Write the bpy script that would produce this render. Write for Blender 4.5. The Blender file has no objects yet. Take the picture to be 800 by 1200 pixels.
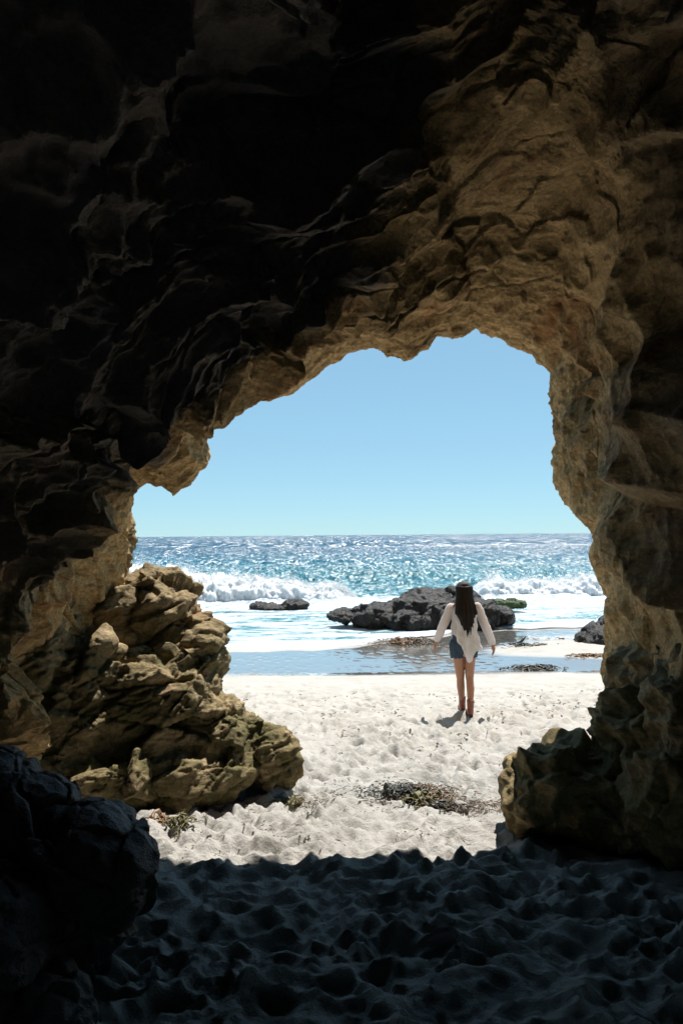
import bpy, bmesh, math, random
import numpy as np
from mathutils import Vector, Matrix, Euler
random.seed(7); rng = np.random.default_rng(11)
R = math.radians
C = bpy.context.scene.collection
scn = bpy.context.scene

# ------------------------------------------------------------------ camera, sky, sun, exposure
CZ, F, HX, HY, ROLL = 1.7, 900.0, 400.0, 627.0, R(0.5)
cam_d = bpy.data.cameras.new('camera'); cam = bpy.data.objects.new('camera', cam_d); C.objects.link(cam)
cam_d.sensor_fit = 'VERTICAL'; cam_d.sensor_height = 36.0; cam_d.lens = 27.0
cam_d.shift_y = 27 / 1200; cam_d.clip_start = 0.05; cam_d.clip_end = 60000
cam.matrix_world = Matrix.Translation((0, 0, CZ)) @ Matrix.Rotation(R(90), 4, 'X') @ Matrix.Rotation(-ROLL, 4, 'Z')
scn.camera = cam

SUN_EL, SUN_AZ = R(63), R(28)        # azimuth: to the right of straight ahead
world = bpy.data.worlds.new('World'); scn.world = world; world.use_nodes = True
wn = world.node_tree; bg = wn.nodes['Background']
sky = wn.nodes.new('ShaderNodeTexSky'); sky.sky_type = 'NISHITA'; sky.sun_disc = False
sky.sun_elevation = SUN_EL; sky.sun_rotation = SUN_AZ
sky.altitude = 3000; sky.air_density = 1.0; sky.dust_density = 0.0; sky.ozone_density = 6.0
gam = wn.nodes.new('ShaderNodeGamma'); gam.inputs[1].default_value = .40          # flatter, more cyan sky all round
wn.links.new(sky.outputs[0], gam.inputs[0])
tint = wn.nodes.new('ShaderNodeMix'); tint.data_type = 'RGBA'; tint.blend_type = 'MULTIPLY'; tint.inputs[0].default_value = 1
wn.links.new(gam.outputs[0], tint.inputs[6]); tint.inputs[7].default_value = (1.34, 1.93, 2.10, 1)
wn.links.new(tint.outputs[2], bg.inputs[0]); bg.inputs[1].default_value = 0.10
sun_d = bpy.data.lights.new('sun', 'SUN'); sun_d.energy = 3.9; sun_d.angle = R(0.5); sun_d.color = (1, .97, .92)
sun = bpy.data.objects.new('sun', sun_d); C.objects.link(sun)
sdir = Vector((math.cos(SUN_EL) * math.sin(SUN_AZ), math.cos(SUN_EL) * math.cos(SUN_AZ), math.sin(SUN_EL)))
sun.rotation_euler = sdir.to_track_quat('Z', 'Y').to_euler(); sun.location = sdir * 60
vs = scn.view_settings; vs.view_transform = 'Standard'; vs.look = 'None'; vs.gamma = 1; vs.use_curve_mapping = False
vs.exposure = 0.92
scn.cycles.use_denoising = True
scn.cycles.max_bounces = 10; scn.cycles.diffuse_bounces = 1; scn.cycles.glossy_bounces = 3
scn.cycles.sample_clamp_indirect = 4.0; scn.cycles.caustics_reflective = False; scn.cycles.caustics_refractive = False

# ------------------------------------------------------------------ numpy noise
_perm = np.random.default_rng(3).permutation(256).astype(np.int32); _perm = np.concatenate([_perm, _perm, _perm])
_grad = np.random.default_rng(4).normal(size=(256, 3)); _grad /= np.linalg.norm(_grad, axis=1)[:, None]; _grad = _grad.astype(np.float32)
_cell = np.random.default_rng(5).random((256, 3)).astype(np.float32)
def _h(ix, iy, iz): return _perm[_perm[_perm[ix & 255] + (iy & 255)] + (iz & 255)]
def perlin(p):
    p = np.asarray(p, np.float32); i = np.floor(p).astype(np.int32); f = p - i
    u = f * f * f * (f * (f * 6 - 15) + 10); out = np.zeros(len(p), np.float32)
    for dx in (0, 1):
        wx = u[:, 0] if dx else 1 - u[:, 0]
        for dy in (0, 1):
            wy = u[:, 1] if dy else 1 - u[:, 1]
            for dz in (0, 1):
                wz = u[:, 2] if dz else 1 - u[:, 2]
                g = _grad[_h(i[:, 0] + dx, i[:, 1] + dy, i[:, 2] + dz)]
                out += wx * wy * wz * (g[:, 0] * (f[:, 0] - dx) + g[:, 1] * (f[:, 1] - dy) + g[:, 2] * (f[:, 2] - dz))
    return out * 1.5
def fbm(p, octaves=4, gain=.5, lac=2.03):
    a, s = 1.0, np.zeros(len(p), np.float32); p = np.asarray(p, np.float32)
    for o in range(octaves): s += a * perlin(p + 17.3 * o); p = p * lac; a *= gain
    return s
def ridged(p, octaves=4, gain=.5, lac=2.07):
    a, s = 1.0, np.zeros(len(p), np.float32); p = np.asarray(p, np.float32)
    for o in range(octaves): s += a * (1 - 2 * np.abs(perlin(p + 9.1 * o))); p = p * lac; a *= gain
    return s
def voronoi(p, jitter=.95):
    p = np.asarray(p, np.float32); i = np.floor(p).astype(np.int32); f = p - i
    d1 = np.full(len(p), 9., np.float32); d2 = d1.copy()
    for dx in (-1, 0, 1):
        for dy in (-1, 0, 1):
            for dz in (-1, 0, 1):
                c = _cell[_h(i[:, 0] + dx, i[:, 1] + dy, i[:, 2] + dz)] * jitter
                d = (c[:, 0] + dx - f[:, 0]) ** 2 + (c[:, 1] + dy - f[:, 1]) ** 2 + (c[:, 2] + dz - f[:, 2]) ** 2
                d2 = np.minimum(d2, np.maximum(d, d1)); d1 = np.minimum(d1, d)
    return np.sqrt(d1), np.sqrt(d2)
_dirs = np.random.default_rng(6).normal(size=(256, 3)).astype(np.float32)
def facets(p, tilt=.55, step=.35):
    """broken-rock relief: every cell is its own tilted plane with its own height"""
    p = np.asarray(p, np.float32); i = np.floor(p).astype(np.int32); f = p - i
    best = np.full(len(p), 9., np.float32); second = best.copy(); out = np.zeros(len(p), np.float32)
    for dx in (-1, 0, 1):
        for dy in (-1, 0, 1):
            for dz in (-1, 0, 1):
                hh = _h(i[:, 0] + dx, i[:, 1] + dy, i[:, 2] + dz); c = _cell[hh] * .95
                rx, ry, rz = f[:, 0] - c[:, 0] - dx, f[:, 1] - c[:, 1] - dy, f[:, 2] - c[:, 2] - dz
                d = rx * rx + ry * ry + rz * rz; g = _dirs[hh]
                val = tilt * (rx * g[:, 0] + ry * g[:, 1] + rz * g[:, 2]) + step * (_cell[hh][:, 1] - .5)
                m = d < best; second = np.where(m, best, np.minimum(second, d)); out = np.where(m, val, out); best = np.where(m, d, best)
    edge = np.sqrt(second) - np.sqrt(best)
    return out, edge
def voronoi2(p):
    p = np.asarray(p, np.float32); i = np.floor(p).astype(np.int32); f = p - i
    d1 = np.full(len(p), 9., np.float32); d2 = d1.copy()
    for dx in (-1, 0, 1):
        for dy in (-1, 0, 1):
            c = _cell[_h(i[:, 0] + dx, i[:, 1] + dy, i[:, 0] * 0)] * .95
            d = (c[:, 0] + dx - f[:, 0]) ** 2 + (c[:, 1] + dy - f[:, 1]) ** 2
            d2 = np.minimum(d2, np.maximum(d, d1)); d1 = np.minimum(d1, d)
    return np.sqrt(d1), np.sqrt(d2)
def sstep(a, b, x):
    t = np.clip((x - a) / (b - a), 0, 1); return t * t * (3 - 2 * t)
def warp(p, s, a):
    return p + a * np.stack([perlin(p * s + 3.1), perlin(p * s + 41.7), perlin(p * s + 77.2)], 1)

# ------------------------------------------------------------------ helpers
def at(px, py, D):
    """photo pixel + distance along the view axis -> a point of the place (metres)"""
    dx, dy = px - HX, py - HY
    a = ROLL
    return np.array([(dx * math.cos(a) - dy * math.sin(a)) * D / F, D, CZ - (dx * math.sin(a) + dy * math.cos(a)) * D / F])
def grid_faces(nu, nv, wrap=False):
    a = np.arange(nu * nv).reshape(nu, nv)
    if wrap: a = np.concatenate([a, a[:, :1]], 1)
    return np.stack([a[:-1, :-1], a[1:, :-1], a[1:, 1:], a[:-1, 1:]], -1).reshape(-1, 4)
def np_mesh(name, V, Fc, smooth=True):
    me = bpy.data.meshes.new(name); V = np.asarray(V, np.float32); Fc = np.asarray(Fc, np.int32)
    k = Fc.shape[1]
    me.vertices.add(len(V)); me.vertices.foreach_set('co', V.ravel())
    me.loops.add(Fc.size); me.loops.foreach_set('vertex_index', Fc.ravel())
    me.polygons.add(len(Fc)); me.polygons.foreach_set('loop_start', np.arange(0, Fc.size, k, dtype=np.int32))
    me.polygons.foreach_set('loop_total', np.full(len(Fc), k, np.int32))
    me.update(calc_edges=True); me.validate()
    if smooth: me.polygons.foreach_set('use_smooth', np.ones(len(me.polygons), bool))
    return me
def attr(me, name, vals):
    a = me.attributes.new(name, 'FLOAT', 'POINT'); a.data.foreach_set('value', np.asarray(vals, np.float32))
def link(name, me, m=None, parent=None, **props):
    o = bpy.data.objects.new(name, me); C.objects.link(o)
    if m is not None: me.materials.clear(); me.materials.append(m)
    if parent: o.parent = parent
    for k, v in props.items(): o[k] = v
    return o
def tag(o, label, cat, group=None):
    o['label'] = label; o['category'] = cat
    if group: o['group'] = group
    return o
def empty(name, loc, label, cat, group=None, rz=0):
    o = bpy.data.objects.new(name, None); C.objects.link(o); o.location = loc; o.rotation_euler = (0, 0, rz)
    o.empty_display_size = .1
    return tag(o, label, cat, group)
def evaluated(o):
    dg = bpy.context.evaluated_depsgraph_get(); dg.update()
    me = bpy.data.meshes.new_from_object(o.evaluated_get(dg), depsgraph=dg)
    return me
def vco(me):
    a = np.empty(len(me.vertices) * 3, np.float32); me.vertices.foreach_get('co', a); return a.reshape(-1, 3)
def vno(me):
    a = np.empty(len(me.vertices) * 3, np.float32); me.vertex_normals.foreach_get('vector', a); return a.reshape(-1, 3)

# ------------------------------------------------------------------ materials
class NT:
    def __init__(s, name):
        s.m = bpy.data.materials.new(name); s.m.use_nodes = True; s.t = s.m.node_tree
        s.b = s.t.nodes['Principled BSDF']; s.pos = s.n('ShaderNodeNewGeometry').outputs['Position']
    def n(s, k, **kw):
        x = s.t.nodes.new(k)
        for a, v in kw.items(): setattr(x, a, v)
        return x
    def l(s, a, b): s.t.links.new(a, b)
    def noise(s, scale, detail=6, rough=.6, stretch=None, dist=0):
        x = s.n('ShaderNodeTexNoise'); x.inputs['Scale'].default_value = scale; x.inputs['Detail'].default_value = detail
        x.inputs['Roughness'].default_value = rough; x.inputs['Distortion'].default_value = dist
        src = s.pos
        if stretch:
            mp = s.n('ShaderNodeMapping'); mp.inputs['Scale'].default_value = stretch[:3]
            if len(stretch) > 3: mp.inputs['Rotation'].default_value = stretch[3:]
            s.l(src, mp.inputs['Vector']); src = mp.outputs[0]
        s.l(src, x.inputs['Vector']); return x.outputs['Fac']
    def ramp(s, fac, stops, interp='LINEAR'):
        x = s.n('ShaderNodeValToRGB'); x.color_ramp.interpolation = interp
        e = x.color_ramp.elements
        while len(e) < len(stops): e.new(.5)
        for k, (p, c) in zip(e, stops): k.position = p; k.color = (*c, 1) if isinstance(c, tuple) else (c, c, c, 1)
        s.l(fac, x.inputs[0]); return x.outputs[0]
    def mix(s, fac, a, b, mode='MIX'):
        x = s.n('ShaderNodeMix', data_type='RGBA', blend_type=mode)
        for sock, v in ((x.inputs[0], fac), (x.inputs[6], a), (x.inputs[7], b)):
            if isinstance(v, (int, float)): sock.default_value = v
            elif isinstance(v, tuple): sock.default_value = (*v, 1)
            else: s.l(v, sock)
        return x.outputs[2]
    def math(s, op, a, b=0.0, clamp=False):
        x = s.n('ShaderNodeMath', operation=op, use_clamp=clamp)
        for sock, v in ((x.inputs[0], a), (x.inputs[1], b)):
            if isinstance(v, (int, float)): sock.default_value = v
            else: s.l(v, sock)
        return x.outputs[0]
    def rng(s, v, a, b, c=0., d=1.):
        x = s.n('ShaderNodeMapRange'); x.interpolation_type = 'SMOOTHSTEP'
        for i, k in enumerate((a, b, c, d)): x.inputs[i + 1].default_value = k
        s.l(v, x.inputs[0]); return x.outputs[0]
    def attr(s, name): return s.n('ShaderNodeAttribute', attribute_name=name).outputs['Fac']
    def xyz(s):
        x = s.n('ShaderNodeSeparateXYZ'); s.l(s.pos, x.inputs[0]); return x.outputs
    def bump(s, h, strength, dist, prev=None):
        x = s.n('ShaderNodeBump'); x.inputs['Strength'].default_value = strength; x.inputs['Distance'].default_value = dist
        s.l(h, x.inputs['Height'])
        if prev: s.l(prev, x.inputs['Normal'])
        return x.outputs[0]
    def out(s, col=None, rough=None, normal=None, spec=None):
        for key, v in (('Base Color', col), ('Roughness', rough), ('Normal', normal), ('Specular IOR Level', spec)):
            if v is None: continue
            if isinstance(v, tuple): s.b.inputs[key].default_value = (*v, 1)
            elif isinstance(v, (int, float)): s.b.inputs[key].default_value = v
            else: s.l(v, s.b.inputs[key])
        return s.m
def plain(name, col, rough=.7, vary=.25, scale=14):
    t = NT(name); f = t.noise(scale, 5)
    c = t.ramp(f, [(.3, tuple(k * (1 - vary) for k in col)), (.7, tuple(k * (1 + vary) for k in col))])
    return t.out(c, rough)

def rock_mat(name, light, mid, dark, stain=None, stain_amt=.5, algae=None, algae_z=None, rough=.85, spec=.3, fine=1.0, crust_shade=None):
    t = NT(name)
    a = t.noise(1.1, 6, .62, dist=.4); b = t.noise(4.5, 8, .68, (1, 1, 2.2, .5, .25, 0)); c = t.noise(38, 6, .7)
    f = t.math('ADD', t.math('MULTIPLY', a, .55), t.math('MULTIPLY', b, .45))
    col = t.ramp(f, [(.34, dark), (.47, mid), (.62, light)])
    col = t.mix(.6, col, t.ramp(c, [(.38, .55), (.6, 1.2)]), 'MULTIPLY')
    bed = t.noise(1.0, 5, .72, (5, 9, 34, .35, -.62, 0))          # thin bedding streaks
    col = t.mix(.5, col, t.ramp(bed, [(.40, .6), (.54, 1.2)]), 'MULTIPLY')
    blot = t.ramp(t.noise(9, 5, .62, (1, 1, 1.8, .35, -.62, 0), .5), [(.62, 0.), (.69, 1.)])
    col = t.mix(t.math('MULTIPLY', blot, .75), col, tuple(k * .35 for k in dark))
    v = t.noise(7, 3, .5, dist=1.6)                     # pale mineral veins
    vein = t.math('MULTIPLY', t.ramp(v, [(.475, 0.), (.5, 1.), (.525, 0.)]), t.ramp(t.noise(1.7), [(.5, 0.), (.68, 1.)]))
    col = t.mix(t.math('MULTIPLY', vein, .4), col, tuple(min(1, k * 1.3 + .03) for k in light))
    if stain:
        s = t.ramp(t.noise(1.6, 5, .6, dist=.8), [(.56, 0.), (.68, 1.)])
        col = t.mix(t.math('MULTIPLY', s, stain_amt), col, stain)
    if algae:
        z = t.xyz()[2]
        m = t.math('MULTIPLY', t.rng(z, algae_z[1], algae_z[0]), t.ramp(t.noise(3.2, 7, .7), [(.38, 0.), (.58, 1.)]))
        col = t.mix(t.math('MULTIPLY', m, .8), col, algae)
    if crust_shade: col = t.mix(t.math('MULTIPLY', t.attr('crust_shade'), .88), col, t.ramp(t.noise(6, 8, .7), [(.35, tuple(k * .55 for k in crust_shade)), (.65, crust_shade)]))  # dark rock colour that also carries painted shade of the inner cave
    def cracks(scale, w):
        mp = t.n('ShaderNodeVectorMath', operation='ADD'); ns_ = t.n('ShaderNodeTexNoise'); ns_.inputs['Scale'].default_value = scale * .9; ns_.inputs['Detail'].default_value = 3
        k = t.n('ShaderNodeVectorMath', operation='SCALE'); k.inputs['Scale'].default_value = 1.1 / scale; t.l(t.pos, ns_.inputs['Vector']); t.l(ns_.outputs['Color'], k.inputs[0])
        t.l(t.pos, mp.inputs[0]); t.l(k.outputs[0], mp.inputs[1])
        v_ = t.n('ShaderNodeTexVoronoi', feature='DISTANCE_TO_EDGE'); v_.inputs['Scale'].default_value = scale; t.l(mp.outputs[0], v_.inputs['Vector'])
        return t.math('MULTIPLY', t.rng(v_.outputs['Distance'], w, 0.), t.ramp(t.noise(scale * .35, 3), [(.45, 0.), (.6, 1.)]))
    ck = t.math('MAXIMUM', cracks(3.2, .030), t.math('MULTIPLY', cracks(9, .05), .7))
    col = t.mix(t.math('MULTIPLY', ck, .5), col, tuple(k * .3 for k in dark))
    nb = t.bump(t.noise(11, 6, .70, (1, 1, 1.5, .35, -.62, 0)), .72 * fine, .06)
    nb = t.bump(bed, .35 * fine, .02, nb)
    nb = t.bump(t.noise(60, 4, .75), .75 * fine, .014, nb)
    return t.out(col, rough, nb, spec)
M_cave = rock_mat('sandstone', (.88, .59, .27), (.76, .49, .215), (.50, .315, .14), (.48, .17, .05), .65, crust_shade=(.20, .20, .195))
M_left = rock_mat('algae_sandstone', (.53, .39, .215), (.36, .26, .13), (.15, .11, .055), (.38, .17, .08), .6, (.10, .095, .025), (.45, 1.5))
M_right = rock_mat('eroded_sandstone', (.54, .39, .20), (.38, .275, .13), (.16, .125, .065), (.36, .17, .08), .5, (.17, .145, .04), (.1, .8), rough=.75, spec=.25)
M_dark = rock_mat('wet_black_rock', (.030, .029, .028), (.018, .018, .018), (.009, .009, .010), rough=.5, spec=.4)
M_sea_rock = rock_mat('sea_rock', (.042, .035, .028), (.020, .018, .016), (.009, .009, .009), (.05, .035, .02), .5, rough=.42, spec=.35, fine=1.6)

# ------------------------------------------------------------------ the beach
SEA_Z = -1.2
def sand_base(x, y):
    z = np.interp(y, [-8, 2.5, 5.0, 9.5, 13, 15.8, 20, 24, 40, 80], [.14, .11, -.20, -.527, -.90, -1.13, -1.205, -1.3, -2.6, -5])
    z = z + .10 * sstep(3.2, 6.0, x) * sstep(15.5, 17.2, y) * (1 - sstep(19, 22, y))     # dry bar on the right
    z = z + .05 * sstep(1.5, 5, x) * sstep(17, 20, y)
    return z
def sand_z(x, y): return float(sand_base(np.array([x * 1.]), np.array([y * 1.]))[0])
def sand_relief(x, y):
    n = len(x); P = np.stack([x, y, np.zeros(n)], 1)
    q = P + .10 * np.stack([perlin(P * 2.2), perlin(P * 2.2 + 9), np.zeros(n)], 1)
    near = 1 - sstep(9.5, 13.5, y)
    f1, f2 = voronoi2(q[:, :2] / np.array([.205, .155]))
    g1, g2 = voronoi2(q[:, :2] / np.array([.095, .07]) + 31)
    amp = np.interp(y, [0, 3.9, 4.6, 6, 8.5, 11, 13.5, 15], [.075, .07, .062, .072, .070, .045, .012, 0])
    msk = .45 + .55 * sstep(-.35, .35, perlin(P * .9 + 5))
    h = amp * msk * (2.1 * (np.minimum(f1, .72) ** 1.7 - .3)) + amp * 1.15 * msk * (np.minimum(g1, .72) ** 1.6 - .3)
    h += amp * .5 * fbm(P * 3.0, 4) * near + .035 * near * fbm(P * .8 + 2, 2)
    k1, _ = voronoi2(q[:, :2] / np.array([.26, .34]) + 77)                                   # scattered footprints
    sel = sstep(-.25, .1, perlin(P * 1.3 + 71))
    h -= np.interp(y, [4, 6, 9, 12.5, 14], [.03, .08, .10, .07, .01]) * sel * (1 - sstep(.14, .36, k1))
    h += .010 * fbm(P * 11, 3) * near
    return h
def shore_line(x):
    P = np.stack([x, 0 * x, 0 * x], 1); return 19.3 + 4.2 * sstep(-1.5, 5.5, x) + .5 * perlin(P * np.array([.45, 0, 1])) + .3 * perlin(P * np.array([1.3, 0, 1]) + 5)
def build_sand():
    ny, nx = 640, 620
    tt = np.linspace(0, 1, ny)
    ys = 1.2 * (60 / 1.2) ** tt
    ys = np.concatenate([np.linspace(-7, 1.1, 40), ys]); ny = len(ys)
    u = np.linspace(-1, 1, nx)
    core = .9; uu = np.where(np.abs(u) < core, u / core, np.sign(u) * (1 + (np.abs(u) - core) / (1 - core) * 12))
    Y, U = np.meshgrid(ys, uu, indexing='ij')
    X = U * (1.0 + .5 * np.maximum(Y, 1.2))
    x, y = X.ravel(), Y.ravel()
    z = sand_base(x, y) + sand_relief(x, y)
    z = z + np.where(np.abs(x) > 9 + y * .6, .03 * (np.abs(x) - 9 - y * .6), 0) * (y < 15)
    me = np_mesh('sand_beach', np.stack([x, y, z], 1), grid_faces(ny, nx)[:, ::-1])
    # wetness: 1 where the last wave has just drained
    P = np.stack([x * .35, y * .9, 0 * x], 1); wob = .9 * perlin(P * .6) + .35 * perlin(P * 1.7) + .12 * perlin(P * 5)
    wet = sstep(14.9, 15.9, y + wob)
    bar = ((x - 7.2) / 3.6) ** 2 + ((y - 18.6 + wob * .6) / 1.75) ** 2
    wet = wet * sstep(.75, 1.25, bar)
    wet = wet * (1 - sstep(-.3, -.05, y - shore_line(x)))                    # under the foam the sand is hidden and dull
    attr(me, 'wet', wet)
    t = NT('sand')
    w = t.attr('wet')
    c = t.ramp(t.noise(2.2, 6, .65), [(.3, (.45, .42, .375)), (.7, (.58, .545, .495))])
    c = t.mix(.5, c, t.ramp(t.noise(160, 3, .7), [(.3, .7), (.62, 1.0)]), 'MULTIPLY')
    specks = t.ramp(t.noise(46, 4, .75, (1, 1, 1)), [(.66, 0.), (.72, 1.)])
    c = t.mix(t.math('MULTIPLY', specks, .55), c, (.12, .085, .05))
    c = t.mix(t.math('MULTIPLY', w, .8), c, (.20, .19, .17))
    r = t.math('ADD', .9, t.math('MULTIPLY', w, -.83))
    nb = t.bump(t.noise(30, 6, .72), .9, .03); nb = t.bump(t.noise(220, 3, .7), .5, .004, nb)
    nflat = t.bump(t.noise(2.5, 4, .5, (.5, 2.2, 1)), .08, .02)
    mx = t.n('ShaderNodeMix', data_type='VECTOR'); t.l(w, mx.inputs[0]); t.l(nb, mx.inputs[4]); t.l(nflat, mx.inputs[5])
    m = t.out(c, r, mx.outputs[1], t.math('ADD', .15, t.math('MULTIPLY', w, .85)))
    t.l(w, t.b.inputs['Coat Weight']); t.b.inputs['Coat Roughness'].default_value = .06; t.b.inputs['Coat IOR'].default_value = 1.6; t.l(nflat, t.b.inputs['Coat Normal'])
    link('sand_beach', me, m, kind='structure')
build_sand()

# ------------------------------------------------------------------ the sea
def swell(x, y):
    """height of the water surface above the mean sea level"""
    n = len(x); P = np.stack([x, y, np.zeros(n)], 1)
    yc = 35.0 + .9 * np.sin(x * .13 + .6)
    far = sstep(26, 40, y)
    h = breaker_h(x) * .82 * np.exp(-((y - yc - .4) / 2.0) ** 2)
    h += far * .55 * (.5 + .5 * np.cos((y - 52 + 1.6 * np.sin(x * .07)) / 14 * 2 * np.pi)) * np.exp(-((y - 54) / 14) ** 2)
    fade = np.exp(-np.maximum(y - 60, 0) / 260)
    h += far * .16 * fbm(P / np.array([5.2, 3.0, 1]), 4, .52) * (.35 + .65 * fade)
    h += (1 - far) * .035 * fbm(P / np.array([1.6, .9, 1]) + 4, 4, .55) * sstep(18, 22, y)
    return h
def breaker_h(x):
    l = 1.15 * sstep(-17, -10, x) * (1 - sstep(-6.2, -2.5, x)) + .62 * sstep(-5, -2.8, x) * (1 - sstep(-.6, .8, x))
    r = .66 * sstep(5.0, 7.2, x) * (1 - sstep(16, 24, x))
    l2 = .8 * (1 - sstep(-24, -14, x))
    return np.maximum(np.maximum(l, r), l2) * (1 + .16 * np.sin(x * 1.3) + .10 * np.sin(x * 2.9 + 1)) + .1
def build_sea():
    y1 = 17.2 * (90 / 17.2) ** np.linspace(0, 1, 440); y2 = 90 * (14000 / 90) ** np.linspace(0, 1, 120)[1:]
    ys = np.concatenate([y1, y2]); nx = 460
    u = np.linspace(-1, 1, nx); core = .86
    uu = np.where(np.abs(u) < core, u / core, np.sign(u) * (1 + ((np.abs(u) - core) / (1 - core)) ** 2 * 5))
    Y, U = np.meshgrid(ys, uu, indexing='ij'); X = U * (4 + .5 * Y)
    x, y = X.ravel(), Y.ravel()
    z = SEA_Z + swell(x, y)
    me = np_mesh('sea', np.stack([x, y, z], 1), grid_faces(len(ys), nx)[:, ::-1])
    n = len(x); P = np.stack([x, y, np.zeros(n)], 1)
    # foam: the wash between the shore and the breakers
    shore = shore_line(x)
    f = sstep(shore - .45, shore - .1, y) * (1 - sstep(33.5, 36.0, y - .9 * np.sin(x * .13 + .6)))
    dens = .80 + .22 * sstep(28, 32.5, y) + .45 * np.exp(-((y - shore - .6) / .8) ** 2)
    dens = dens + .34 * fbm(P * np.array([.30, 1.1, 1]) + 6, 4, .6) * (1 - sstep(30, 33, y))
    attr(me, 'foam', f * dens); attr(me, 'shore', sstep(-.1, .35, y - shore))
    t = NT('sea_water')
    fo = t.attr('foam')
    lace = t.noise(1.5, 8, .7, (.45, 1.3, 1), 1.5); lace2 = t.noise(6, 5, .7, (.5, 1.3, 1), .8)
    lf = t.math('ADD', t.math('MULTIPLY', lace, .68), t.math('MULTIPLY', lace2, .32))
    th = t.math('SUBTRACT', .80, t.math('MULTIPLY', fo, .45))
    mask = t.rng(t.math('SUBTRACT', lf, th), -.06, .15)
    mask = t.math('MULTIPLY', mask, t.rng(fo, .02, .12))
    y = t.xyz()[1]
    deep = t.ramp(t.rng(y, 30, 160), [(0., (.035, .19, .23)), (.35, (.010, .135, .20)), (1., (.006, .085, .15))])
    col = t.mix(mask, deep, (.62, .67, .70))
    rough = t.math('ADD', .19, t.math('MULTIPLY', mask, .45))
    def slopes(sx, sy, k, off):
        x = t.n('ShaderNodeTexNoise'); x.inputs['Scale'].default_value = 1; x.inputs['Detail'].default_value = 3; x.inputs['Roughness'].default_value = .6
        mp = t.n('ShaderNodeMapping'); mp.inputs['Scale'].default_value = (sx, sy, 1); mp.inputs['Location'].default_value = (off, off * 2, 0)
        t.l(t.pos, mp.inputs[0]); t.l(mp.outputs[0], x.inputs['Vector'])
        v = t.n('ShaderNodeVectorMath', operation='SUBTRACT'); t.l(x.outputs['Color'], v.inputs[0]); v.inputs[1].default_value = (.5, .5, .5)
        w = t.n('ShaderNodeVectorMath', operation='MULTIPLY'); t.l(v.outputs[0], w.inputs[0]); w.inputs[1].default_value = (k, k, 0); return w.outputs[0]
    def vadd(a, b):
        v = t.n('ShaderNodeVectorMath', operation='ADD'); t.l(a, v.inputs[0]); t.l(b, v.inputs[1]); return v.outputs[0]
    def wavelets(sx, sy, off):                                  # small wave faces, each with its own tilt
        x = t.n('ShaderNodeTexVoronoi'); x.inputs['Scale'].default_value = 1; x.inputs['Randomness'].default_value = 1
        mp = t.n('ShaderNodeMapping'); mp.inputs['Scale'].default_value = (sx, sy, .01); mp.inputs['Location'].default_value = (off, off * 2, 0)
        t.l(t.pos, mp.inputs[0]); t.l(mp.outputs[0], x.inputs['Vector'])
        v = t.n('ShaderNodeVectorMath', operation='SUBTRACT'); t.l(x.outputs['Color'], v.inputs[0]); v.inputs[1].default_value = (.5, .5, .5)
        w = t.n('ShaderNodeVectorMath', operation='MULTIPLY'); t.l(v.outputs[0], w.inputs[0]); w.inputs[1].default_value = (1.15, 1.15, 0); return w.outputs[0]
    def vmix(f, a, b):
        v = t.n('ShaderNodeMix', data_type='VECTOR'); t.l(f, v.inputs[0]); t.l(a, v.inputs[4]); t.l(b, v.inputs[5]); return v.outputs[1]
    sl = vmix(t.rng(y, 150, 240), vmix(t.rng(y, 60, 85), wavelets(6.2, 2.2, 3), wavelets(3.3, .80, 11)), wavelets(1.1, .10, 23))
    sl = vadd(sl, slopes(.9, .3, .9, 5))
    bias = t.n('ShaderNodeCombineXYZ'); bias.inputs[1].default_value = -.46; sl = vadd(sl, bias.outputs[0])      # at a grazing view only the wave faces turned to the shore show
    sc = t.n('ShaderNodeVectorMath', operation='SCALE'); t.l(sl, sc.inputs[0]); t.l(t.rng(y, 18, 42, .15, 1.0), sc.inputs['Scale'])
    g = t.n('ShaderNodeNewGeometry'); nv = t.n('ShaderNodeVectorMath', operation='NORMALIZE'); t.l(vadd(g.outputs['Normal'], sc.outputs[0]), nv.inputs[0])
    nb = t.bump(lf, .6, .12, nv.outputs[0])
    m = t.out(col, rough, nb)
    t.b.inputs['IOR'].default_value = 1.33; t.b.inputs['Specular IOR Level'].default_value = .8
    al = t.attr('shore'); t.l(al, t.b.inputs['Alpha'])
    link('sea', me, m, kind='structure')
build_sea()

# ------------------------------------------------------------------ rock builders
def ellipsoid_union(name, blobs, voxel, blocky=.0):
    """blobs: (centre xyz, radii xyz, rot z) -> one watertight voxel skin"""
    bm = bmesh.new(); rr = random.Random(len(blobs) * 13 + 1)
    for c, r, rz in blobs:
        g = bmesh.ops.create_icosphere(bm, subdivisions=3, radius=1)
        Mx = Matrix.Translation(Vector(c)) @ Matrix.Rotation(rz, 4, 'Z') @ Matrix.Diagonal((*r, 1))
        for v in g['verts']:
            if blocky:
                k = max(abs(v.co.x), abs(v.co.y), abs(v.co.z)); v.co = v.co.lerp(v.co / k * .85, blocky)
            v.co = Mx @ v.co
    me = bpy.data.meshes.new(name); bm.to_mesh(me); bm.free()
    o = bpy.data.objects.new('tmp_rock', me); C.objects.link(o)
    md = o.modifiers.new('r', 'REMESH'); md.mode = 'VOXEL'; md.voxel_size = voxel
    sm = o.modifiers.new('s', 'SMOOTH'); sm.iterations = 12; sm.factor = .5
    out = evaluated(o); C.objects.unlink(o); bpy.data.objects.remove(o); bpy.data.meshes.remove(me)
    out.name = name
    return out
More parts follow.
